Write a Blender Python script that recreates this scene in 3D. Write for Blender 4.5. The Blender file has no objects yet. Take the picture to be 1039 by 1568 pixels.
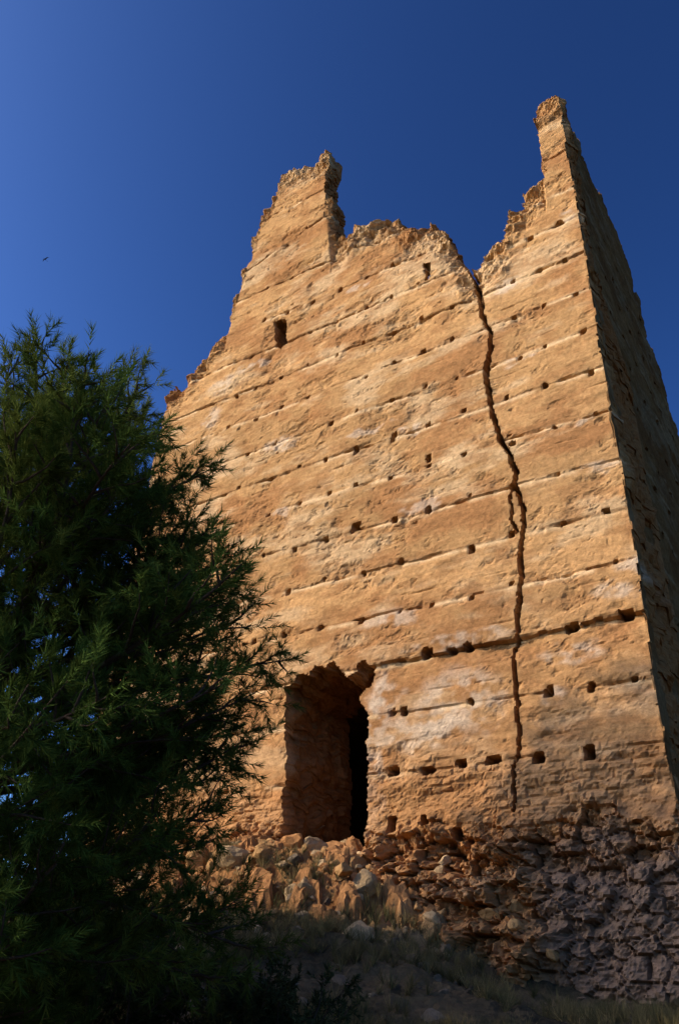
import bpy, math, numpy as np
from mathutils import Vector, Matrix
rng = np.random.default_rng(7)
scene = bpy.context.scene

# ---------------------------------------------------------------- camera frame / image pixels to wall planes
RT = np.array([0.834, 0.5497, 0.0473]); UPV = np.array([0.2554, -0.4611, 0.8496]); FW = np.array([-0.4892, 0.6965, 0.5251])
CAMZ = 1.6; WY = 11.0; XC = -2.256
def ray(p):
    return (p[0]-520)*RT + (784-p[1])*UPV + 1220*FW
def W(x, y):      # image pixel cast onto the front wall -> (x, z) metres in the wall plane
    r = ray((x, y)); s = WY/r[1]
    return (r[0]*s, r[2]*s+CAMZ)
def SD(x, y):     # image pixel cast onto the side wall plane -> (y, z)
    r = ray((x, y)); s = XC/r[0]
    return (r[1]*s, r[2]*s+CAMZ)

# ---------------------------------------------------------------- noise
_T = {}
def vn(x, y, seed=0):
    if seed not in _T: _T[seed] = np.random.default_rng(1000+seed).random((256, 256))
    T = _T[seed]
    xi = np.floor(x).astype(int); yi = np.floor(y).astype(int)
    fx = x-xi; fy = y-yi
    fx = fx*fx*(3-2*fx); fy = fy*fy*(3-2*fy)
    a = T[xi & 255, yi & 255]; b = T[(xi+1) & 255, yi & 255]; c = T[xi & 255, (yi+1) & 255]; d = T[(xi+1) & 255, (yi+1) & 255]
    return (a*(1-fx)+b*fx)*(1-fy)+(c*(1-fx)+d*fx)*fy
def fbm(x, y, seed=0, oct=4, g=0.5):
    s = 0; a = 1; t = 0
    for i in range(oct):
        s = s+a*vn(x*2**i+i*17.3, y*2**i+i*9.1, seed+i); t += a; a *= g
    return s/t
def sm(a, b, x):
    t = np.clip((x-a)/(b-a), 0, 1); return t*t*(3-2*t)
def voro(x, y, seed=0, jit=0.85):
    R = np.random.default_rng(500+seed); TX = R.random((128, 128)); TY = R.random((128, 128)); TR = R.random((128, 128))
    xi = np.floor(x).astype(int); yi = np.floor(y).astype(int)
    f1 = np.full(x.shape, 9.0); f2 = f1.copy(); idr = np.zeros(x.shape)
    for i in (-1, 0, 1):
        for j in (-1, 0, 1):
            cx = xi+i; cy = yi+j
            px = cx+0.5+jit*(TX[cx & 127, cy & 127]-0.5); py = cy+0.5+jit*(TY[cx & 127, cy & 127]-0.5)
            d = np.hypot(px-x, py-y); r = TR[cx & 127, cy & 127]
            nf = d < f1
            f2 = np.where(nf, f1, np.minimum(f2, d)); idr = np.where(nf, r, idr); f1 = np.where(nf, d, f1)
    return f1, f2, idr
def inpoly(x, y, poly):
    ins = np.zeros(x.shape, bool); n = len(poly)
    for i in range(n):
        x1, y1 = poly[i]; x2, y2 = poly[(i+1) % n]
        if y1 == y2: continue
        c = ((y1 > y) != (y2 > y)) & (x < (x2-x1)*(y-y1)/(y2-y1)+x1)
        ins ^= c
    return ins

# ---------------------------------------------------------------- mesh helpers
def make_mesh(name, V, F, mat, col=None, parent=None, smooth=False):
    me = bpy.data.meshes.new(name)
    V = np.asarray(V, dtype=np.float32); F = np.asarray(F, dtype=np.int32); k = F.shape[1]
    me.vertices.add(len(V)); me.vertices.foreach_set("co", V.ravel())
    me.loops.add(F.size); me.loops.foreach_set("vertex_index", F.ravel())
    me.polygons.add(len(F)); me.polygons.foreach_set("loop_start", np.arange(0, F.size, k, dtype=np.int32))
    me.update(calc_edges=True)
    me.polygons.foreach_set("use_smooth", np.full(len(F), smooth))
    if col is not None:
        a = me.color_attributes.new("Col", 'FLOAT_COLOR', 'POINT')
        c = np.ones((len(V), 4), dtype=np.float32); c[:, :3] = col
        a.data.foreach_set("color", c.ravel())
    me.materials.append(mat)
    ob = bpy.data.objects.new(name, me); scene.collection.objects.link(ob)
    if parent: ob.parent = parent
    return ob
def empty(name, loc=(0, 0, 0)):
    e = bpy.data.objects.new(name, None); scene.collection.objects.link(e); return e

# ---------------------------------------------------------------- materials
def mat_earth(name, scale=1.0, bump=0.6, attr=True, base=(0.4, 0.25, 0.12), strat=True):
    m = bpy.data.materials.new(name); m.use_nodes = True; nt = m.node_tree; N = nt.nodes; L = nt.links
    b = N['Principled BSDF']; b.inputs['Roughness'].default_value = 0.95; b.inputs['Specular IOR Level'].default_value = 0.0
    tc = N.new('ShaderNodeTexCoord')
    n1 = N.new('ShaderNodeTexNoise'); n1.inputs['Scale'].default_value = 18*scale; n1.inputs['Detail'].default_value = 3; n1.inputs['Roughness'].default_value = 0.75
    L.new(tc.outputs['Object'], n1.inputs['Vector'])
    mp = N.new('ShaderNodeMapping'); mp.inputs['Scale'].default_value = (1.5, 1.5, 9 if strat else 1.5); L.new(tc.outputs['Object'], mp.inputs['Vector'])
    n2 = N.new('ShaderNodeTexNoise'); n2.inputs['Scale'].default_value = 1.8*scale; n2.inputs['Detail'].default_value = 3; n2.inputs['Roughness'].default_value = 0.6
    L.new(mp.outputs[0], n2.inputs['Vector'])
    r1 = N.new('ShaderNodeMapRange'); r1.inputs['From Min'].default_value = 0.3; r1.inputs['From Max'].default_value = 0.7; r1.inputs['To Min'].default_value = 0.77; r1.inputs['To Max'].default_value = 1.18
    L.new(n1.outputs['Fac'], r1.inputs['Value'])
    r2 = N.new('ShaderNodeMapRange'); r2.inputs['From Min'].default_value = 0.3; r2.inputs['From Max'].default_value = 0.7; r2.inputs['To Min'].default_value = 0.88; r2.inputs['To Max'].default_value = 1.10
    L.new(n2.outputs['Fac'], r2.inputs['Value'])
    mu = N.new('ShaderNodeMath'); mu.operation = 'MULTIPLY'; L.new(r1.outputs[0], mu.inputs[0]); L.new(r2.outputs[0], mu.inputs[1])
    vm = N.new('ShaderNodeVectorMath'); vm.operation = 'SCALE'
    if attr:
        at = N.new('ShaderNodeAttribute'); at.attribute_name = 'Col'; L.new(at.outputs['Color'], vm.inputs[0])
    else: vm.inputs[0].default_value = base
    L.new(mu.outputs[0], vm.inputs['Scale']); L.new(vm.outputs[0], b.inputs['Base Color'])
    bp = N.new('ShaderNodeBump'); bp.inputs['Strength'].default_value = bump; bp.inputs['Distance'].default_value = 0.03
    L.new(n1.outputs['Fac'], bp.inputs['Height']); L.new(bp.outputs[0], b.inputs['Normal'])
    return m
def mat_leaf(name, trans=0.35):
    m = bpy.data.materials.new(name); m.use_nodes = True; nt = m.node_tree; N = nt.nodes; L = nt.links
    b = N.new('ShaderNodeBsdfDiffuse'); N.remove(N['Principled BSDF'])
    at = N.new('ShaderNodeAttribute'); at.attribute_name = 'Col'; L.new(at.outputs['Color'], b.inputs['Color'])
    if trans > 0:
        tr = N.new('ShaderNodeBsdfTranslucent'); L.new(at.outputs['Color'], tr.inputs['Color'])
        mx = N.new('ShaderNodeMixShader'); mx.inputs[0].default_value = trans
        L.new(b.outputs[0], mx.inputs[1]); L.new(tr.outputs[0], mx.inputs[2]); L.new(mx.outputs[0], N['Material Output'].inputs['Surface'])
    else: L.new(b.outputs[0], N['Material Output'].inputs['Surface'])
    return m
M_wall = mat_earth('rammed_earth', bump=0.45)
M_rock = mat_earth('rubble_stone', strat=False, bump=0.8)
M_ground = mat_earth('dry_soil', strat=False, bump=0.8)
M_bark = mat_earth('pine_bark', attr=False, base=(0.06, 0.043, 0.03), strat=False, scale=2)
M_leaf = mat_leaf('pine_needles', 0.2)
M_leaf2 = mat_leaf('distant_needles', 0)
M_grass = mat_leaf('dry_grass_blades', 0.0)

# ---------------------------------------------------------------- wall builder
def build_wall(name, u0, u1, v0, v1, step, maskf, depthf, thickf, mapf, colf, mat, parent, nseg=20, jit=0.05, seed=0):
    nu = int(round((u1-u0)/step)); nv = int(round((v1-v0)/step))
    us = np.linspace(u0, u1, nu+1); vs = np.linspace(v0, v1, nv+1)
    U, Vv = np.meshgrid(us, vs, indexing='ij')
    cu = (us[:-1]+us[1:])/2; cv = (vs[:-1]+vs[1:])/2
    CU, CV = np.meshgrid(cu, cv, indexing='ij')
    mask = maskf(CU, CV)
    dep = depthf(U, Vv); th = np.maximum(thickf(U, Vv), dep+0.02)
    idx = np.arange((nu+1)*(nv+1)).reshape(nu+1, nv+1)
    front = np.stack([idx[:-1, :-1], idx[1:, :-1], idx[1:, 1:], idx[:-1, 1:]], -1)[mask]
    nV = idx.size
    back = front[:, ::-1]+nV
    e = []
    mp = np.pad(mask, 1)
    m = mp[1:-1, 1:-1]
    lo = m & ~mp[:-2, 1:-1]; e.append(np.stack([idx[:-1, 1:][lo], idx[:-1, :-1][lo]], -1))
    hi = m & ~mp[2:, 1:-1]; e.append(np.stack([idx[1:, :-1][hi], idx[1:, 1:][hi]], -1))
    bo = m & ~mp[1:-1, :-2]; e.append(np.stack([idx[:-1, :-1][bo], idx[1:, :-1][bo]], -1))
    to = m & ~mp[1:-1, 2:]; e.append(np.stack([idx[1:, 1:][to], idx[:-1, 1:][to]], -1))
    E = np.concatenate(e)
    bv = np.unique(E); pos = np.full(nV, -1); pos[bv] = np.arange(len(bv))
    Uf = U.ravel(); Vf = Vv.ravel(); Df = dep.ravel(); Tf = th.ravel()
    allU = [Uf, Uf]; allV = [Vf, Vf]; allD = [Df, Tf]
    off = 2*nV; layers = [bv]
    for k in range(1, nseg):
        t = k/nseg; d = Df[bv]*(1-t)+Tf[bv]*t
        w = min(1, t*6)*min(1, (1-t)*6)
        ju = (fbm(Vf[bv]*3+Uf[bv]*2.1, d*3+Uf[bv], 60+seed, 5, 0.6)-0.5)*jit*3*w
        jv = (fbm(Uf[bv]*3+d*2.3, d*3+Vf[bv]*2, 70+seed, 5, 0.6)-0.5)*jit*3*w
        allU.append(Uf[bv]+ju); allV.append(Vf[bv]+jv); allD.append(d)
        layers.append(off+np.arange(len(bv))); off += len(bv)
    layers.append(bv+nV)
    a = pos[E[:, 0]]; b = pos[E[:, 1]]
    sides = [np.stack([layers[k][b], layers[k][a], layers[k+1][a], layers[k+1][b]], -1) for k in range(nseg)]
    AU = np.concatenate(allU); AV = np.concatenate(allV); AD = np.concatenate(allD)
    F = np.concatenate([front, back]+sides)
    used = np.unique(F); rem = np.zeros(len(AU), int); rem[used] = np.arange(len(used))
    AU = AU[used]; AV = AV[used]; AD = AD[used]
    return make_mesh(name, mapf(AU, AV, AD), rem[F], mat, colf(AU, AV, AD), parent)

# ---------------------------------------------------------------- front wall data
outline_px = [(250,640),(255,615),(262,600),(285,592),(288,575),(305,562),(325,540),(340,515),(352,500),(358,462),(369,432),(372,412),(385,398),
 (386,362),(400,345),(402,325),(413,318),(425,292),(428,268),(450,256),(480,244),(500,235),(506,231),(503,250),(497,262),(497,290),(507,302),(508,330),(510,362),
 (527,357),(548,346),(568,337),(605,330),(613,346),(622,353),(644,346),(660,337),(668,350),(686,364),(695,380),(702,400),(712,412),(722,416),(733,404),(740,387),
 (768,374),(776,354),(783,326),(799,318),(803,299),(815,286),(837,276),(826,228),(823,198),(818,168),(833,153),(848,147),(856,150)]
outline = [W(*p) for p in outline_px]
outline = [(outline[0][0]-0.1, -1.0)]+outline+[(XC+0.6, outline[-1][1]), (XC+0.6, -1.0)]
VTOP = max(p[1] for p in outline)+0.3
_tu = np.linspace(-14.5, -1.8, 400); _tv = np.linspace(9, VTOP, 500); _a, _b = np.meshgrid(_tu, _tv, indexing='ij')
_in = inpoly(_a, _b, outline); TOPV = np.where(_in, _b, 0).max(1)
door_px = [(428,1310),(434,1200),(441,1150),(434,1120),(440,1085),(438,1048),(452,1042),(458,1028),(472,1032),(482,1018),(502,1020),(514,1006),(520,1022),(530,1036),(545,1028),(549,1014),(560,1010),(574,1030),(571,1046),(553,1066),(556,1085),(564,1100),(563,1190),(562,1275),(552,1310)]
door = [W(*p) for p in door_px]
win = [W(*p) for p in [(420,490),(438,486),(440,522),(428,535),(421,520)]]
win2 = [W(*p) for p in [(648,402),(659,402),(659,426),(650,429)]]
w2c = W(653, 415)
crack_px = [(716,405,9),(724,425,9),(735,458,8),(738,480,6),(748,505,6),(752,530,8),(742,560,9),(748,600,6),(755,640,7),(765,670,6),(783,700,6),(791,722,8),(788,742,8),(797,765,6),(803,790,5),(798,830,6),(796,860,5),(797,890,4.5),(793,935,5),(792,965,5),(784,990,3.0),(785,1030,3.0),(789,1075,3.7),(793,1120,3.0),(795,1155,2.7),(786,1180,2.5),(788,1240,2.2)]
crack = [(*W(x, y), w) for x, y, w in crack_px]
crack2 = [(*W(x, y), w) for x, y, w in [(790,735,3.5),(781,760,2.8),(783,790,2.8),(790,815,3.5)]]
rows_px = [
 [(600,1182),(880,1150)],
 [(600,1090),(720,1074),(835,1060),(903,1050),(970,1038)],
 [(570,1022),(660,998),(715,988),(872,960),(957,940)],
 [(388,983),(433,970),(490,960),(553,950),(612,935),(660,925),(721,915),(783,893),(865,875),(943,862)],
 [(385,915),(440,905),(495,885),(555,877),(612,860),(662,852),(721,840),(783,815),(861,802),(928,783)],
 [(405,852),(452,840),(498,825),(540,810),(603,795),(657,780),(720,757),(785,745),(855,728),(920,710)],
 [(362,802),(412,787),(460,770),(505,755),(545,742),(597,730),(655,713),(712,695),(780,665),(850,655),(912,633)],
 [(366,747),(415,735),(460,713),(500,705),(548,690),(600,672),(655,650),(710,628),(775,608),(835,590),(905,568)],
 [(335,712),(378,695),(420,678),(465,660),(508,648),(548,630),(600,612),(650,590),(697,575),(795,546),(835,530),(893,508)],
 [(350,655),(392,640),(430,622),(470,608),(512,590),(560,575),(602,553),(647,536),(690,517),(785,483),(832,467),(880,450)],
 [(362,605),(390,592),(430,575),(470,557),(515,543),(555,523),(600,505),(643,485),(690,468),(785,428),(825,412),(865,398)],
 [(385,547),(425,528),(475,507),(515,490),(560,470),(600,453),(640,433),(780,380),(812,364),(855,342)],
 [(405,490),(440,476),(478,461),(520,441),(560,425),(600,405)],
 [(410,440),(445,425),(478,410),(510,395),(545,378)],
 [(410,392),(440,375),(470,350)],
 [(420,328),(450,312),(480,298)]]
rows = []; holes = []
for ri, r in enumerate(rows_px):
    pts = np.array([W(*p) for p in r]); f = np.polyfit(pts[:, 0], pts[:, 1], 1); rows.append(f)
    if 1 <= ri < 15:
        for p in pts:
            if rng.random() < 0.94:
                s = rng.uniform(0.06, 0.095) if rng.random() < 0.88 else rng.uniform(0.095, 0.115)
                holes.append((p[0], p[1]+rng.normal(0, 0.015), s, s*rng.uniform(0.8, 1.35), rng.choice([0.15, 0.25, 0.4])))
for x, y, w, h in [(600,1180,14,9),(655,1180,16,7),(705,1168,12,9),(755,1163,17,7),(825,1160,12,10),(903,1152,11,14),(545,806,14,12),(655,780,8,11),(618,1088,7,10),(715,988,11,8),(690,995,8,8),(652,1000,10,11),(875,960,13,8),(958,940,14,9),
                   (600,1262,11,17),(652,1256,9,9),(700,1275,9,11),(856,342,12,7),(812,365,9,8),(785,680,8,7),(655,700,7,12),(603,665,7,11),(545,690,7,14),(485,1167,8,26),(840,1055,7,13),(905,1050,6,8)]:
    u, v = W(x, y); s = 0.0135
    holes.append((u, v, w*s, h*s, 0.45))

corner = lambda v: 0.12*fbm(v*1.3, v*0+3.3, 31, 5, 0.6)**2+0.02*vn(v*9, v*0, 33)
vR0 = lambda u: np.polyval(rows[0], u)
u_pl_a = W(800, 1260); u_pl_b = W(862, 1500)
def plaster(u, v):     # 1 on the later facing at the right foot of the tower
    t = np.clip((v-u_pl_b[1])/(u_pl_a[1]-u_pl_b[1]), -0.5, 1.3)
    ub = u_pl_b[0]+(u_pl_a[0]-u_pl_b[0])*t
    return sm(-0.2, 0.2, u-ub+0.9*(fbm(u*2, v*2, 44)-0.5))*sm(-0.1, 0.6, u_pl_a[1]-v+1.1*(fbm(u*1.5, v*3, 45)-0.5))
def seg_crack(u, v, cr, dmax, wf=0.0053):
    d = np.zeros(u.shape); uu = u+0.09*(fbm(v*6, u*3, 51, 4)-0.5)
    for (u1, v1, w1), (u2, v2, w2) in zip(cr[:-1], cr[1:]):
        lo, hi = min(v1, v2)-0.03, max(v1, v2)+0.03
        sel = (v >= lo) & (v <= hi) & (np.abs(u-(u1+u2)/2) < 0.6)
        if not sel.any(): continue
        t = np.clip((v[sel]-v1)/(v2-v1+1e-9), 0, 1); dist = np.abs(uu[sel]-(u1+(u2-u1)*t)); w = (w1+(w2-w1)*t)*wf*(0.5+1.0*fbm(v[sel]*5, u[sel]*0, 52))
        val = dmax*(1-sm(w*0.8, w*1.1+0.008, dist))
        d[sel] = np.maximum(d[sel], val)
    return d
def lift_id(u, v):
    k = np.zeros(u.shape, int)
    for f in rows: k += (v > np.polyval(f, u)+0.05*(fbm(u*2, v*0+2, 12)-0.5))
    return k
LR = rng.random(40); LR2 = rng.random(40)
def front_depth(u, v):
    n = fbm(u*0.5, v*0.5, 1, 4)
    d = 0.15*(n-0.5)+0.042*(fbm(u*1.7, v*2.6, 5, 5, 0.55)-0.5)+0.017*(fbm(u*0.9, v*8, 9, 4)-0.5)+0.014*(fbm(u*11, v*11, 14, 3)-0.5)
    k = lift_id(u, v)
    d += 0.030*(LR[k]-0.5)
    for i, f in enumerate(rows):
        vr = np.polyval(f, u)+0.05*(fbm(u*2, v*0+2, 12)-0.5)+0.04*(fbm(u*5, v*0+i, 13)-0.5)
        amp = np.clip(fbm(u*2.1, v*0+i*7.7, 20, 4, 0.6)-0.50, 0, 1)
        x = v-vr
        d += amp*0.34*np.exp(-(x/0.022)**2)
        d += 0.035*sm(0.44, 0.64, fbm(u*1.1, v*0+i*3.1, 22, 4))*np.exp(-np.clip(-x, 0, 9)/0.055)*(x < 0)
        for q in (0.3, 0.6):
            a2 = np.clip(fbm(u*1.3, v*0+i*5.1+q*9, 24, 4, 0.6)-0.58, 0, 1)
            d += a2*0.13*np.exp(-((x-q-0.04*(fbm(u*1.5, v*0+q+i, 26, 3)-0.5))/0.018)**2)
        if i == 2: d += 0.08*np.exp(-np.clip(-x, 0, 9)/0.35)*(x < 0)*sm(-7.5, -6.4, u)
    e = fbm(u*1.1+3, v*2.0, 25, 6, 0.62); d += 0.32*np.clip(e-0.585, 0, 1)
    e2 = fbm(u*4, v*6, 28, 4, 0.6)*sm(0.4, 0.6, fbm(u*0.8, v*0.8, 29, 3)); d += 0.18*np.clip(e2-0.61, 0, 1)
    topz = np.interp(u, _tu, TOPV)
    cr = sm(1.5, 0.1, topz-v)*sm(-9.9, -9.2, u+0.4*(fbm(u, v, 36)-0.5))
    d += cr*(0.75*(fbm(u*1.8, v*2.4, 35, 6, 0.6)-0.42)+0.14*(fbm(u*6, v*7, 37, 3)-0.5))
    lft = sm(1.1, 0.1, topz-v)*sm(-9.2, -9.9, u); d += lft*(0.45*(fbm(u*3, v*4, 34, 5, 0.62)-0.45))
    # thin coursed masonry low down
    mz = sm(0.35, -0.35, v-vR0(u)+0.6*(fbm(u*1.2, v*1.2, 38)-0.5)); pl = plaster(u, v)
    wv = v+0.22*(fbm(u*1.1, v*1.5, 40)-0.5)+0.05*(fbm(u*6, v*6, 39, 3)-0.5)
    wu = u+0.25*(fbm(u*3, v*3, 41)-0.5)
    rw = np.floor(wv/0.12).astype(int); fr = wv/0.12-rw
    ro = np.random.default_rng(3).random(400); cw = 0.18+0.25*ro[(rw+77) % 400]
    cc = (wu+3*ro[rw % 400])/cw; ci = np.floor(cc).astype(int); fc = cc-ci
    cell = np.random.default_rng(4).random((256, 256))[ci & 255, rw & 255]
    jd = np.minimum(np.minimum(fr, 1-fr)*0.12, np.minimum(fc, 1-fc)*cw)
    vis = sm(0.42, 0.62, fbm(u*1.4, v*2, 43, 4))
    d += mz*((0.028*sm(0.03, 0.004, jd)+0.06*(cell-0.6)*(cell > 0.6))*(0.1+0.9*vis)*(1-pl)+0.22*(fbm(u*2.0, v*4, 42, 6, 0.64)-0.5))
    zr = u_pl_a[1]
    rb = sm(0.25, -0.3, v-zr+0.9*(fbm(u*1.5, v*1.5, 46)-0.5))*(1-0.6*pl)
    f1, f2, r = voro(wu*3.4, wv*5.0, 5); g1, g2, r2 = voro(wu*9, wv*11, 6)
    d += rb*(0.36*(r-0.55)+0.22*sm(0.16, 0.0, f2-f1)+0.12*(r2-0.5)+0.05*sm(0.15, 0, g2-g1)+0.9*(fbm(u*1.5, v*1.7, 48, 6, 0.6)-0.5)-0.10)
    d -= rb*0.45*sm(0.3, 1.9, zr-v)
    g = fbm(u*2, v*2.4, 49, 5, 0.6)
    d = d+pl*(-0.10*sm(0, 2, zr-v)+0.22*(fbm(u*1.3, v*1.5, 47, 6, 0.66)-0.5)+0.3*np.clip(g-0.56, 0, 1))
    hd = np.zeros(u.shape)
    wu2 = u+0.05*(fbm(u*9, v*9, 55, 3)-0.5); wv2 = v+0.05*(fbm(u*9+5, v*9, 56, 3)-0.5)
    for hu, hv, w, h, dd in holes:
        i0 = np.searchsorted(u[:, 0], [hu-w-0.1, hu+w+0.1]); j0 = np.searchsorted(v[0], [hv-h-0.1, hv+h+0.1])
        s = np.s_[i0[0]:i0[1], j0[0]:j0[1]]
        if u[s].size == 0: continue
        q = (np.abs((wu2[s]-hu)/(w/2))**5+np.abs((wv2[s]-hv)/(h/2))**5)**(1/5)
        hd[s] = np.maximum(hd[s], dd*(q < 1)); hd[s] = np.maximum(hd[s], 0.015*sm(1.7, 1.0, q))
    d = d+hd+seg_crack(u, v, crack, 0.6)+seg_crack(u, v, crack2, 0.3)
    return d
def front_mask(u, v):
    wu = u+0.20*(fbm(u*4, v*4, 90, 4, 0.65)-0.5); wv = v+0.30*(fbm(u*4, v*4, 95, 4, 0.65)-0.5)
    m = inpoly(wu, wv, outline)
    su = u+0.22*(fbm(u*4, v*4, 97, 4, 0.65)-0.5); sv = v+0.2*(fbm(u*4, v*4, 98, 4, 0.65)-0.5)
    m &= ~inpoly(su, sv, door); m &= ~inpoly(u+0.08*(fbm(u*8, v*8, 97)-0.5), v, win); m &= ~inpoly(u+0.1*(fbm(u*8, v*8, 97)-0.5), v, win2)
    m &= u < XC-0.006-corner(v)
    m &= ~((seg_crack(u, v, crack[:3], 1.0) > 0.6))
    return m
def front_thick(u, v):
    t = 2.1-1.45*sm(12.5, 14.5, v)+0*u
    return t-0.45*np.exp(-((u-w2c[0])**2+(v-w2c[1])**2)/0.2)
base = np.array([0.395, 0.222, 0.088]); pale = np.array([0.48, 0.325, 0.165]); red = np.array([0.295, 0.141, 0.053]); white = np.array([0.54, 0.43, 0.30]); grey = np.array([0.15, 0.105, 0.073])
pale_spots = [(340,592,34,18),(325,640,26,20),(790,425,40,9),(770,440,25,9),(700,1075,60,40),(585,1075,25,35),(950,900,30,12),(430,680,40,12),(430,785,22,7),(650,775,35,9),(600,945,40,12),(920,715,35,8),(790,550,30,6),(575,1140,14,90),(870,330,12,14),(545,440,30,8),(700,980,70,8),(850,1060,15,10),(905,640,30,6),(620,660,25,7),(385,560,40,8),(560,660,50,6),(985,860,20,12),(870,1000,40,10),(640,1120,60,20)]
def wallcol(u, v, d):
    k = lift_id(u, v)
    c = base[None]*(0.87+0.26*LR2[k])[:, None]
    def mix(c, t, w): return c*(1-w[:, None])+t[None]*w[:, None]
    c = mix(c, red, 0.85*sm(0.45, 0.64, fbm(u*0.6+4, v*1.1, 101, 6, 0.62)))
    c = mix(c, pale, 0.75*sm(0.48, 0.68, fbm(u*0.7, v*1.9, 106, 5, 0.6)))
    c = mix(c, red*0.85, 0.5*sm(0.53, 0.68, fbm(u*2.2, v*5, 111, 4)))
    c = mix(c, red*1.05, 0.45*sm(9.5, 4.5, v))
    for i, f in enumerate(rows):
        x = v-np.polyval(f, u)
        c = mix(c, pale*1.25, 0.9*np.exp(-((x+0.04)/0.045)**2)*sm(0.46, 0.58, fbm(u*1.5, v*0+i*5.5, 115, 4)))
        c = mix(c, red*0.6, 0.65*np.exp(-((x-0.01)/0.025)**2)*sm(0.42, 0.56, fbm(u*1.9, v*0+i*5.5, 118, 4)))
    wu = u+0.5*(fbm(u*3, v*3, 120, 4)-0.5); wv = v+0.3*(fbm(u*3, v*5, 122, 4)-0.5)
    for x, y, w, h in pale_spots:
        a, b = W(x, y); q = ((wu-a)/(w*0.014))**2+((wv-b)/(h*0.015))**2
        c = mix(c, white, 0.5*sm(1.4, 0.2, q)*sm(0.3, 0.6, fbm(u*6, v*8, 125, 3)))
    mz = sm(0.3, -0.3, v-vR0(u)+0.6*(fbm(u*1.2, v*1.2, 38)-0.5))
    c = mix(c, red*1.05, 0.55*mz)
    c = mix(c, grey, plaster(u, v)*0.85)
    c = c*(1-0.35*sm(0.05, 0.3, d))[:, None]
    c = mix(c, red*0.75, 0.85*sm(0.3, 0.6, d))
    c *= (0.82+0.36*fbm(u*16, v*22, 130, 2))[:, None]
    return c
tower = empty('ruined_tower')
u0 = -13.95
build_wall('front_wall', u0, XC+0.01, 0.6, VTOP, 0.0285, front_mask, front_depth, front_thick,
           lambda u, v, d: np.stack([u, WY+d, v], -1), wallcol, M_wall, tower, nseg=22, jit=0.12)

# ---------------------------------------------------------------- side wall (x = XC)
side_px = [(860,168),(870,190),(882,196),(893,213),(897,236),(905,252),(917,285),(926,295),(938,330),(946,345),(955,372),(970,412),(976,440),(985,455),(989,482),(998,520),(1006,535),(1015,560),(1022,590),(1033,628),(1045,660)]
sp = [SD(*p) for p in side_px]
spoly = [(10.5, -1), (10.5, outline[-3][1]-0.1), (WY+0.15, outline[-3][1]-0.25)]+sp+[(sp[-1][0]+0.6, sp[-1][1]-1.5), (sp[-1][0]+0.7, -1)]
def side_mask(u, v):
    return inpoly(u+0.16*(fbm(u*4, v*4, 190, 4)-0.5)*sm(11.1, 11.6, u), v+0.35*(fbm(u*3, v*3, 195, 4)-0.5), spoly)
def side_depth(u, v):
    d = corner(v)*np.exp(-(u-WY)/0.25)+0.12*sm(11, 12, u)*(fbm(u*0.8, v*0.8, 201, 4))+0.06*sm(11, 11.4, u)*fbm(u*3, v*5, 205, 4)+0.02*sm(11, 11.3, u)*vn(u*12, v*12, 207)
    for i, f in enumerate(rows):
        vr = np.polyval(f, XC)+0.06*(fbm(u*2, v*0+i, 209, 3)-0.5); d = d+0.05*np.exp(-((v-vr)/0.04)**2)*sm(0.50, 0.64, fbm(u*1.5, v*0+i*3, 208, 3))
        for q in np.arange(11.8, 19, 1.0):
            d = d+0.3*((np.abs(u-q-0.1*math.sin(i*q)) < 0.06) & (np.abs(v-vr) < 0.06))
    return d
def shaded_sidecol(u, v, d):
    return wallcol(-u, v, d*0.5)*0.38  # wall colour scaled down, shade of the side face put into the albedo
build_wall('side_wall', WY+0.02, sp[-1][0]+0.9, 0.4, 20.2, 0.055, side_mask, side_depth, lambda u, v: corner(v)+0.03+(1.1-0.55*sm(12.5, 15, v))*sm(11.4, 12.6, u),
           lambda u, v, d: np.stack([XC-d, u, v], -1), shaded_sidecol, M_wall, tower, nseg=8, jit=0.03)
YB = sp[-1][0]+0.6; XL = outline[0][0]
lowm = lambda top: (lambda u, v: v < top+1.0*(fbm(u*0.8, v*0, 220, 4)-0.5))
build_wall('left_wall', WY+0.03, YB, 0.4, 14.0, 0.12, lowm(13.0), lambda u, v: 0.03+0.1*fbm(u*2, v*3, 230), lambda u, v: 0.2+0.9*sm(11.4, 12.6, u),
           lambda u, v, d: np.stack([XL+0.02+d, u, v], -1), shaded_sidecol, M_wall, tower, nseg=6)
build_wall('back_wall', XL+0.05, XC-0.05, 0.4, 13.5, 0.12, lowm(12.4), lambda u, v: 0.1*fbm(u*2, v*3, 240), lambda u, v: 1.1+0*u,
           lambda u, v, d: np.stack([u, YB-d, v], -1), shaded_sidecol, M_wall, tower, nseg=6)
def slab(name, z0, z1):
    n = 40; xs = np.linspace(XL+1.0, XC-1.0, n); ys = np.linspace(WY+1.9, YB-1.0, n); X, Y = np.meshgrid(xs, ys, indexing='ij')
    a = np.stack([X, Y, z1+0.15*fbm(X*2, Y*2, 250)], -1).reshape(-1, 3); b = np.stack([X, Y, z0+0.15*fbm(X*2, Y*2, 251)], -1).reshape(-1, 3)
    idx = np.arange(n*n).reshape(n, n); q = np.stack([idx[:-1, :-1], idx[1:, :-1], idx[1:, 1:], idx[:-1, 1:]], -1).reshape(-1, 4)
    V = np.concatenate([a, b]); make_mesh(name, V, np.concatenate([q, q[:, ::-1]+n*n]), M_wall, np.tile(base*0.8, (len(V), 1)), tower)
slab('daylight_blocker_slab', 7.3, 7.9); slab('ground_floor', 3.2, 3.6)  # upper slab is unseen, added to keep daylight out behind the doorway

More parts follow.
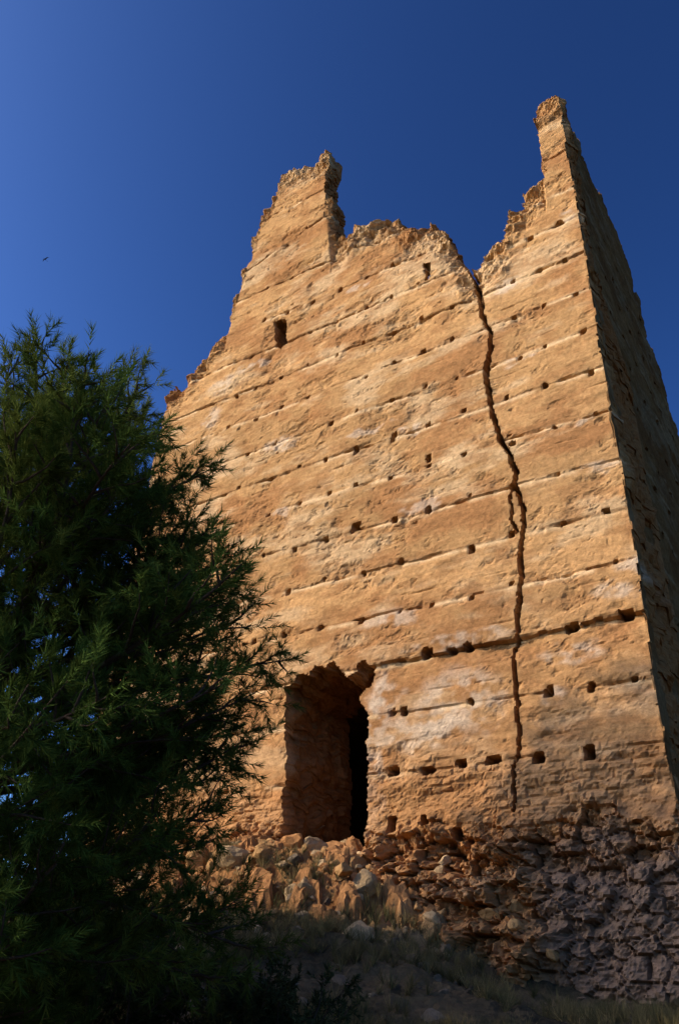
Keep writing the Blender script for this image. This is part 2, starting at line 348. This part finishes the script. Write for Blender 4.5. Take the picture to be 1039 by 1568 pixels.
# ---------------------------------------------------------------- ground
def moundf(x, y):
    return sm(9.0, 10.6, y+1.3*(fbm(x*0.9, y*0.9, 301)-0.5))*np.exp(-(np.abs(x+8.9)/2.8)**3)*(1-sm(13, 15, y))
def gz(x, y):
    yy = np.clip(y, -40, 11.2)
    z = np.where(yy > 0, 0.25*yy, 0.06*yy)
    z = z-0.85*sm(-6.3, -3.4, x)*sm(3, 10.5, y)
    m = moundf(x, y)
    z = z+1.0*m
    z = z+0.4*sm(-9.5, -13, x)*sm(7, 11, y)
    near = np.exp(-((x+5)/16)**2-((y-5)/16)**2)
    z = z+near*(0.5*(fbm(x*0.7, y*0.7, 305, 4)-0.5)+0.36*(fbm(x*2.4, y*2.4, 309, 6, 0.62)-0.5))
    z = z+(1-near)*3*(fbm(x*0.03, y*0.03, 312, 3)-0.5)*sm(20, 80, np.hypot(x, y))
    return z
def gzs(x, y): return float(gz(np.array([x]), np.array([y]))[0])
def gfull(x, y):
    m = sm(0.03, 0.3, moundf(x, y))
    wx = x+0.2*(fbm(x*3, y*3, 330)-0.5); wy = y+0.2*(fbm(x*3, y*3, 334)-0.5)
    f1, f2, r = voro(wx*3.2, wy*4, 15); g1, g2, r2 = voro(wx*8, wy*9, 16)
    return gz(x, y)+m*(0.42*(r-0.6)-0.16*sm(0.15, 0, f2-f1)+0.13*(r2-0.5)), m
def axis(a, b, st, far):
    c = np.arange(a, b, st); g = []; s = st; p = b
    while p < far: s *= 1.22; p += s; g.append(p)
    h = []; s = st; p = a
    while p > -far: s *= 1.22; p -= s; h.append(p)
    return np.concatenate([h[::-1], c, g])
ax = axis(-14, 1, 0.045, 900); ay = axis(2.5, 11.6, 0.04, 900)
X, Y = np.meshgrid(ax, ay, indexing='ij'); Z, Mm = gfull(X, Y)
idx = np.arange(X.size).reshape(X.shape)
q = np.stack([idx[:-1, :-1], idx[1:, :-1], idx[1:, 1:], idx[:-1, 1:]], -1).reshape(-1, 4)
V = np.stack([X, Y, Z], -1).reshape(-1, 3)
t = fbm(V[:, 0]*1.2, V[:, 1]*1.2, 320, 5); t2 = sm(0.45, 0.65, t)[:, None]
gc = np.array([0.05, 0.04, 0.024])*(1-t2)+np.array([0.10, 0.072, 0.04])*t2
mm = Mm.reshape(-1, 1)*0.9
gc = gc*(1-mm)+(red*1.2*(1-t2)+pale*0.9*t2)*mm
make_mesh('ground', V, q, M_ground, gc)

# ---------------------------------------------------------------- rocks
import bmesh
bm = bmesh.new(); bmesh.ops.create_icosphere(bm, subdivisions=3, radius=1.0)
IV = np.array([v.co[:] for v in bm.verts]); IF = np.array([[v.index for v in f.verts] for f in bm.faces]); bm.free()
def rotm(r):
    qx = r.normal(size=4); qx /= np.linalg.norm(qx); w, x, y, z = qx
    return np.array([[1-2*(y*y+z*z), 2*(x*y-z*w), 2*(x*z+y*w)], [2*(x*y+z*w), 1-2*(x*x+z*z), 2*(y*z-x*w)], [2*(x*z-y*w), 2*(y*z+x*w), 1-2*(x*x+y*y)]])
def rocks(name, items, parent=None, mat=M_rock):
    VV = []; FF = []; CC = []; o = 0
    for (p, s, col) in items:
        v = IV.copy()
        for k in range(10):
            n = rng.normal(size=3); n /= np.linalg.norm(n); of = rng.uniform(0.45, 0.85)
            e = np.clip(v@n-of, 0, None); v -= 0.92*e[:, None]*n
        v *= (1+0.5*(fbm(IV[:, 0]*2.5+p[0]*9+7, IV[:, 1]*2.5+IV[:, 2]*2.3+p[2]*7+9, 400, 4, 0.65)-0.5))[:, None]
        sc = s*np.array([rng.uniform(0.8, 1.35), rng.uniform(0.75, 1.1), rng.uniform(0.55, 0.95)])
        R = rotm(rng) if rng.random() < 0.4 else np.array(Matrix.Rotation(rng.uniform(0, 6.28), 3, 'Z') @ Matrix.Rotation(rng.normal(0, 0.3), 3, 'X') @ Matrix.Rotation(rng.normal(0, 0.3), 3, 'Y'))
        v = (v*sc)@R.T+np.array(p)
        VV.append(v); FF.append(IF+o); CC.append(np.tile(col, (len(v), 1))); o += len(v)
    return make_mesh(name, np.concatenate(VV), np.concatenate(FF), mat, np.concatenate(CC), parent)
def rcol():
    t = rng.random(); c = (base*1.0 if t < 0.45 else (red*1.15 if t < 0.65 else pale*0.95))
    return c*rng.uniform(0.7, 1.1)
items = []
for i in range(680):                      # collapse cone at the doorway
    x = rng.normal(-8.8, 2.0); y = 10.95-abs(rng.normal(0, 0.95))
    if x < -13.2 or x > -5.0: continue
    s = 0.025+0.10*rng.random()**2.2
    if rng.random() < 0.08: s = rng.uniform(0.16, 0.28)
    items.append(((x, y, gzs(x, y)-s*0.15), s, rcol()))
for i in range(130):                      # exposed rubble core of the wall foot
    pxx = rng.uniform(560, 850); pyy = rng.uniform(1290, 1500)
    if pxx > 795+(pyy-1260)*0.27: continue
    u, v = W(pxx, pyy); s = 0.03+0.09*rng.random()**1.7
    if v < gzs(u, 10.8)-0.2: continue
    items.append(((u, WY+0.05-0.38*sm(0.2, 1.9, u_pl_a[1]-v)+rng.normal(0, 0.06), v), s, rcol()))
for (x, y, s) in [(846,1462,0.10),(790,1420,0.14),(640,1390,0.13),(590,1385,0.12),(750,1400,0.12),(500,1395,0.30),(450,1400,0.26),(540,1392,0.2),(410,1385,0.22),(480,1345,0.17),(525,1330,0.14),(440,1350,0.18)]:
    off = -0.40 if x > 560 else -0.9
    r = ray((x, y)); k = (WY+off)/r[1]
    items.append(((r[0]*k, WY+off, r[2]*k+CAMZ), s, base*0.95))
rocks('fallen_rubble', items, None)
items = []
for i in range(520):
    x = rng.uniform(-13, -1); y = rng.uniform(3.5, 10.4); s = 0.02+0.16*rng.random()**2.5
    items.append(((x, y, gzs(x, y)-s*0.2), s, np.array([0.16, 0.12, 0.08])*rng.uniform(0.5, 1.2)))
rocks('loose_stones', items)

# ---------------------------------------------------------------- vegetation
def norm(a): return a/np.maximum(np.linalg.norm(a, axis=-1, keepdims=True), 1e-9)
def tube(P, R, sides, VV, FF, o):
    P = np.array(P); n = len(P); T = norm(np.gradient(P, axis=0)); ref = np.array([0.3, 0.2, 1.0]) if abs(T[0][2]) < 0.8 else np.array([1, 0.1, 0])
    A = norm(np.cross(T, ref)); B = np.cross(T, A); an = np.linspace(0, 2*np.pi, sides, endpoint=False)
    v = P[:, None]+np.array(R)[:, None, None]*(A[:, None]*np.cos(an)[None, :, None]+B[:, None]*np.sin(an)[None, :, None])
    VV.append(v.reshape(-1, 3)); i = np.arange(n*sides).reshape(n, sides)+o; j = np.roll(i, -1, 1)
    FF.append(np.stack([i[:-1], j[:-1], j[1:], i[1:]], -1).reshape(-1, 4)); return o+n*sides
def needles(P, D, Ls, m, nl, nw, cols, r, lo=0.5, hi=1.15):
    n = len(P); t = r.random((n, m))**0.8
    b = P[:, None]+D[:, None]*(Ls[:, None]*t)[..., None]
    rnd = r.normal(size=(n, m, 3)); pe = norm(rnd-(rnd*D[:, None]).sum(-1, keepdims=True)*D[:, None])
    th = r.uniform(lo, hi, (n, m, 1))*(1.0-0.35*t[..., None])
    nd = D[:, None]*np.cos(th)+pe*np.sin(th)
    ln = nl*r.uniform(0.65, 1.1, (n, m, 1)); tip = b+nd*ln; tip[..., 2] -= 0.06*ln[..., 0]
    sd = norm(np.cross(nd, r.normal(size=(n, m, 3))))*nw
    V = np.stack([b-sd, b+sd, tip], 2).reshape(-1, 3); F = np.arange(len(V)).reshape(-1, 3)
    C = np.repeat(cols[:, None], m, 1)*r.uniform(0.75, 1.25, (n, m, 1)); C = np.repeat(C.reshape(-1, 3), 3, 0)
    return V, F, C
def pine(name, bx, by, H, prof, seed, whorl=0.36, nb=5, m=52, nl=0.085, nw=0.0017, lean=(0, 0), z0=0.8, shootstep=0.085, heroes=(), rt=0.13, secd=1.0, leaf=None, dead=0.12, sl2=0.44, ctop=None):
    r = np.random.default_rng(seed); e = empty(name); bz = gzs(bx, by)-0.1
    VV = []; FF = []; o = 0
    zs = np.linspace(0, H-bz, 24); wob = np.stack([0.12*np.sin(zs*0.9+seed)+lean[0]*zs/H, 0.12*np.cos(zs*0.8+seed*2)+lean[1]*zs/H], -1)
    TP = np.stack([bx+wob[:, 0], by+wob[:, 1], bz+zs], -1)
    o = tube(TP, rt*(1-zs/zs[-1])**0.8+0.012, 10, VV, FF, o)
    S = []; Dr = []; Ll = []; Cc = []
    def tpt(z): return np.array([np.interp(z, TP[:, 2], TP[:, 0]), np.interp(z, TP[:, 2], TP[:, 1]), z])
    def shoots(pts, f0, cbase):
        nonlocal o
        pts = np.array(pts); seg = np.linalg.norm(np.diff(pts, axis=0), axis=1); L = seg.sum(); cum = np.r_[0, np.cumsum(seg)]
        a = f0*L
        while a < L:
            p = np.array([np.interp(a, cum, pts[:, i]) for i in range(3)]); k = min(np.searchsorted(cum, a), len(pts)-1); t = norm(pts[k]-pts[max(k-1, 0)])
            d = norm(t*r.uniform(0.4, 1.1)+r.normal(size=3)*0.6+np.array([0, 0, 0.25])); l = r.uniform(0.07, 0.20)
            S.append(p); Dr.append(d); Ll.append(l); Cc.append(cbase*r.uniform(0.7, 1.35)); a += shootstep*r.uniform(0.6, 1.4)
            if leaf is None and r.random() < 0.5:
                S.append(p+d*l*0.8); Dr.append(norm(d+r.normal(size=3)*0.5)); Ll.append(l*0.8); Cc.append(cbase*r.uniform(0.8, 1.5))
        t = norm(pts[-1]-pts[-2]); S.append(pts[-1]); Dr.append(norm(t+np.array([0, 0, 0.2]))); Ll.append(0.16); Cc.append(cbase*1.25)
    def branch(start, az, el, L, rad):
        nonlocal o
        n = 9; pts = [start]; d = np.array([math.cos(az)*math.cos(el), math.sin(az)*math.cos(el), math.sin(el)])
        curve = r.uniform(-0.02, 0.09)
        for i in range(n):
            d = norm(d+np.array([0, 0, curve])+r.normal(size=3)*0.09); pts.append(pts[-1]+d*L/n)
        pts = np.array(pts); o = tube(pts, np.linspace(rad, 0.004, n+1), 6, VV, FF, o)
        cb = np.array([0.050, 0.078, 0.015]) if r.random() < 0.6 else np.array([0.080, 0.100, 0.019])
        cb = cb*r.uniform(0.5, 1.3)
        shoots(pts[int(n*0.45):], 0.0, cb)
        a = r.uniform(0.14, 0.25); side = 1
        while a < 0.97:
            k = a*n; i = int(k); p = pts[i]+(pts[min(i+1, n)]-pts[i])*(k-i); t = norm(pts[min(i+1, n)]-pts[i])
            lat = norm(np.cross(t, [0, 0, 1]))*side; dd = norm(t*0.75+lat*r.uniform(0.3, 1.0)+np.array([0, 0, r.normal(0.15, 0.45)]))
            l2 = (0.18+sl2*L*(1-a)**0.8*r.uniform(0.5, 1.15)); q = [p]
            for j in range(4):
                dd = norm(dd+r.normal(size=3)*0.15+np.array([0, 0, 0.06])); q.append(q[-1]+dd*l2/4)
            o = tube(q, np.linspace(rad*0.35+0.002, 0.0025, 5), 4, VV, FF, o)
            shoots(q, 0.2, cb*r.uniform(0.8, 1.2))
            side = -side; a += r.uniform(0.035, 0.085)*max(1, 1.3/L)/secd
    z = bz+z0
    while z < (ctop or H-0.15):
        R = np.interp(z, [p[0] for p in prof], [p[1] for p in prof]); a0 = r.uniform(0, 6.28)
        for k in range(nb):
            if r.random() < dead: continue
            el = np.interp(z, [bz, H*0.6, H], [0.0, 0.25, 0.75])+r.normal(0, 0.16)
            if ctop: el = r.normal(0.05, 0.12)
            L = R*r.uniform(0.62, 1.15)
            branch(tpt(z+r.normal(0, 0.07)), a0+k*2*math.pi/nb+r.normal(0, 0.25), el, max(L, 0.25), 0.010+0.010*L)
        z += whorl*r.uniform(0.75, 1.25)
    branch(tpt(H-0.3), 0, 1.4, 0.45, 0.015)
    for (hz, az, el, L) in heroes: branch(tpt(hz), az, el, L, 0.022)
    V = np.concatenate(VV); make_mesh('trunk_and_limbs', V, np.concatenate(FF), M_bark, None, e, True)
    V, F, C = needles(np.array(S), np.array(Dr), np.array(Ll), m, nl, nw, np.array(Cc), r)
    make_mesh('needle_foliage', V, F, leaf or M_leaf, C, e)
    return e
AZR = math.atan2(RT[1], RT[0])      # ~33 deg
pine('pine_tree', -4.9, 2.9, 5.15, [(0, 1.8), (1.5, 2.0), (2.4, 2.05), (3.2, 1.9), (4.0, 1.55), (4.6, 1.2), (5.4, 0.75)], 11, whorl=0.26, nb=7, m=36, nl=0.088, nw=0.0033, shootstep=0.078, dead=0.05,
     heroes=[(2.6, AZR, 0.2, 2.0), (2.9, AZR+0.12, 0.25, 1.9), (2.2, AZR+0.15, 0.15, 2.1), (2.0, AZR-0.1, 0.15, 2.1), (2.9, AZR+0.3, 0.3, 1.8), (3.3, AZR-0.1, 0.35, 1.7), (3.6, AZR+0.1, 0.4, 1.5), (1.8, AZR-0.2, 0.1, 2.0), (1.6, AZR, 0.1, 1.9), (1.7, AZR+0.3, 0.1, 2.0), (2.4, AZR+0.5, 0.2, 1.9), (2.0, AZR+0.6, 0.1, 2.0), (3.1, AZR+0.6, 0.3, 1.8)])
SA = math.radians(48); SE = math.radians(32)
S = np.array([-math.cos(SE)*math.sin(SA), -math.cos(SE)*math.cos(SA), math.sin(SE)])
T = np.array([-2.1, 11, 2.6])+S*17.5
AL = math.radians(132); AD_ = math.radians(132+180)
pine('pine_tree.001', T[0], T[1], T[2]+3.0, [(0, 1.0), (T[2]-4, 2.2), (T[2]-1.5, 2.2), (T[2]+1, 1.7), (T[2]+3.0, 1.0)], 24, whorl=0.26, nb=8, m=30, nl=0.20, nw=0.035, z0=T[2]-5.0, shootstep=0.12, rt=0.22, leaf=M_leaf2, secd=0.8, sl2=0.2, ctop=T[2]+0.7, dead=0.05,
     heroes=[(T[2]+1.1, AL, -0.25, 1.4), (T[2]+1.15, AL+0.1, -0.3, 1.35), (T[2]+1.9, AL-0.1, -0.35, 1.1), (T[2]+1.95, AL+0.1, -0.3, 1.1), (T[2]+0.9, AL, -0.65, 1.8), (T[2]+0.95, AL+0.15, -0.6, 1.7), (T[2]+2.6, AL, 0.1, 0.6), (T[2]+1.6, AD_, 0.5, 1.2), (T[2]+2.3, AD_, 0.6, 1.0)])
pine('pine_tree.002', -10.5, 4.7, 5.0, [(0, 2.2), (3, 2.2), (4.2, 1.6), (5.0, 0.5)], 31, whorl=0.34, nb=6, m=22, nl=0.12, nw=0.005, shootstep=0.12, rt=0.16, leaf=M_leaf2, secd=0.8)
pine('pine_tree.003', -9.9, 2.3, 6.6, [(0, 2.0), (4, 2.2), (5.6, 1.7), (6.6, 0.5)], 41, whorl=0.38, nb=6, m=20, nl=0.13, nw=0.007, shootstep=0.13, rt=0.16, leaf=M_leaf2, secd=0.8)

def shrub(name, cx, cy, R, H, seed, col):
    r = np.random.default_rng(seed); e = empty(name); bz = gzs(cx, cy); VV = []; FF = []; o = 0; S = []; D = []; C = []
    for k in range(70):
        az = r.uniform(0, 6.28); el = r.uniform(0.25, 1.5); d = np.array([math.cos(az)*math.cos(el), math.sin(az)*math.cos(el), math.sin(el)]); q = [np.array([cx+r.normal(0, R*0.25), cy+r.normal(0, R*0.25), bz-0.03])]
        L = (R*math.cos(el)+H*math.sin(el))*r.uniform(0.6, 1.05)
        for j in range(6): d = norm(d+r.normal(size=3)*0.16); q.append(q[-1]+d*L/6)
        o = tube(q, np.linspace(0.012, 0.003, 7), 4, VV, FF, o)
        cc = col*r.uniform(0.6, 1.3)
        for p in range(22):
            a = r.uniform(1.5, 6); i = min(int(a), 5); S.append(q[i]+(q[i+1]-q[i])*(a-i)+r.normal(size=3)*0.03); D.append(norm(d+r.normal(size=3)*0.8)); C.append(cc*r.uniform(0.8, 1.2))
    make_mesh('stems', np.concatenate(VV), np.concatenate(FF), M_bark, None, e, True)
    S = np.array(S); V, F, Cl = needles(S, np.array(D), np.full(len(S), 0.1), 16, 0.05, 0.006, np.array(C), r)
    make_mesh('leaves', V, F, M_leaf2, Cl, e)
shrub('shrub', -6.9, 6.2, 0.9, 1.0, 1, np.array([0.045, 0.06, 0.02]))
shrub('shrub.001', -5.4, 4.9, 0.9, 0.9, 2, np.array([0.04, 0.055, 0.018]))
shrub('shrub.002', -8.9, 7.8, 0.9, 0.8, 3, np.array([0.05, 0.058, 0.022]))
shrub('shrub.003', -4.3, 5.4, 0.8, 0.35, 5, np.array([0.045, 0.05, 0.02]))
# grass
n = 3200; gx = rng.uniform(-10, -1.5, n); gy = rng.uniform(5.2, 10.3, n); kp = fbm(gx*0.9, gy*0.9, 501, 4, 0.6) > 0.44; gx = gx[kp]; gy = gy[kp]
P = np.stack([gx, gy, gz(gx, gy)-0.02], -1); D = norm(np.stack([rng.normal(0, 0.2, len(gx)), rng.normal(0, 0.2, len(gx)), np.ones(len(gx))], -1))
tt = rng.random((len(gx), 1)); cg = (np.array([0.24, 0.17, 0.07])*tt+np.array([0.09, 0.085, 0.035])*(1-tt))*rng.uniform(0.5, 1.1, (len(gx), 1))
V, F, C = needles(P, D, np.full(len(gx), 0.03), 26, 0.24, 0.003, cg, rng, 0.05, 1.1)
make_mesh('dry_grass', V, F, M_grass, C)

# ---------------------------------------------------------------- bird
M_bird = bpy.data.materials.new('dark_plumage'); M_bird.use_nodes = True; M_bird.node_tree.nodes['Principled BSDF'].inputs['Base Color'].default_value = (0.02, 0.02, 0.025, 1)
r_ = ray((70, 397)); bp = r_/np.linalg.norm(r_)*45+np.array([0, 0, CAMZ])
bv = np.array([(0, -.14, 0), (0.025, -.05, 0), (0, -.05, .025), (-0.025, -.05, 0), (0, -.05, -.025), (0.03, .03, 0), (0, .03, .03), (-0.03, .03, 0), (0, .03, -.03), (0, .12, 0), (0.03, .19, 0), (-0.03, .19, 0),
  (0.02, -.04, 0.01), (0.02, .04, 0.01), (0.2, -.02, .07), (0.18, .04, .07), (0.33, .08, .03), (-0.02, -.04, 0.01), (-0.02, .04, 0.01), (-0.2, -.02, .07), (-0.18, .04, .07), (-0.33, .08, .03)])
bf = [(0,1,2),(0,2,3),(0,3,4),(0,4,1),(1,5,2),(5,6,2),(2,6,3),(6,7,3),(3,7,4),(7,8,4),(4,8,1),(8,5,1),(5,9,6),(6,9,7),(7,9,8),(8,9,5),(9,10,11),(12,13,14),(13,15,14),(14,15,16),(17,19,18),(18,19,20),(19,21,20)]
make_mesh('bird', bv*0.8+bp, bf, M_bird)

# ---------------------------------------------------------------- light / sky / camera
w = bpy.data.worlds.new("World"); scene.world = w; w.use_nodes = True; nt = w.node_tree
sky = nt.nodes.new('ShaderNodeTexSky'); sky.sky_type = 'NISHITA'; sky.sun_disc = False; sky.sun_elevation = SE; sky.sun_rotation = math.atan2(S[0], S[1])
sky.altitude = 200; sky.air_density = 0.9; sky.dust_density = 1.9; sky.ozone_density = 3.6
hs = nt.nodes.new('ShaderNodeHueSaturation'); hs.inputs['Hue'].default_value = 0.497; hs.inputs['Saturation'].default_value = 1.04; hs.inputs['Value'].default_value = 1.0
gm = nt.nodes.new('ShaderNodeGamma'); gm.inputs['Gamma'].default_value = 1.9
nt.links.new(sky.outputs[0], hs.inputs['Color']); nt.links.new(hs.outputs[0], gm.inputs['Color']); bg = nt.nodes['Background']; nt.links.new(gm.outputs[0], bg.inputs['Color']); bg.inputs['Strength'].default_value = 0.06
sl = bpy.data.lights.new('sun', 'SUN'); sl.energy = 3.6; sl.angle = math.radians(0.5); sl.color = (1, 0.86, 0.68)
so = bpy.data.objects.new('sun', sl); scene.collection.objects.link(so); so.rotation_mode = 'QUATERNION'; so.rotation_quaternion = Vector(S).to_track_quat('Z', 'Y')
cd = bpy.data.cameras.new('camera'); cam = bpy.data.objects.new('camera', cd); scene.collection.objects.link(cam); scene.camera = cam
cd.sensor_fit = 'VERTICAL'; cd.sensor_height = 36; cd.lens = 1220/1568*36; cd.clip_end = 5000; cd.clip_start = 0.05
Mx = Matrix(((RT[0], UPV[0], -FW[0], 0), (RT[1], UPV[1], -FW[1], 0), (RT[2], UPV[2], -FW[2], CAMZ), (0, 0, 0, 1)))
cam.matrix_world = Matrix.Translation((0, 0, CAMZ)) @ Mx.to_3x3().normalized().to_4x4()
scene.view_settings.view_transform = 'Standard'; scene.view_settings.look = 'None'; scene.view_settings.exposure = 0
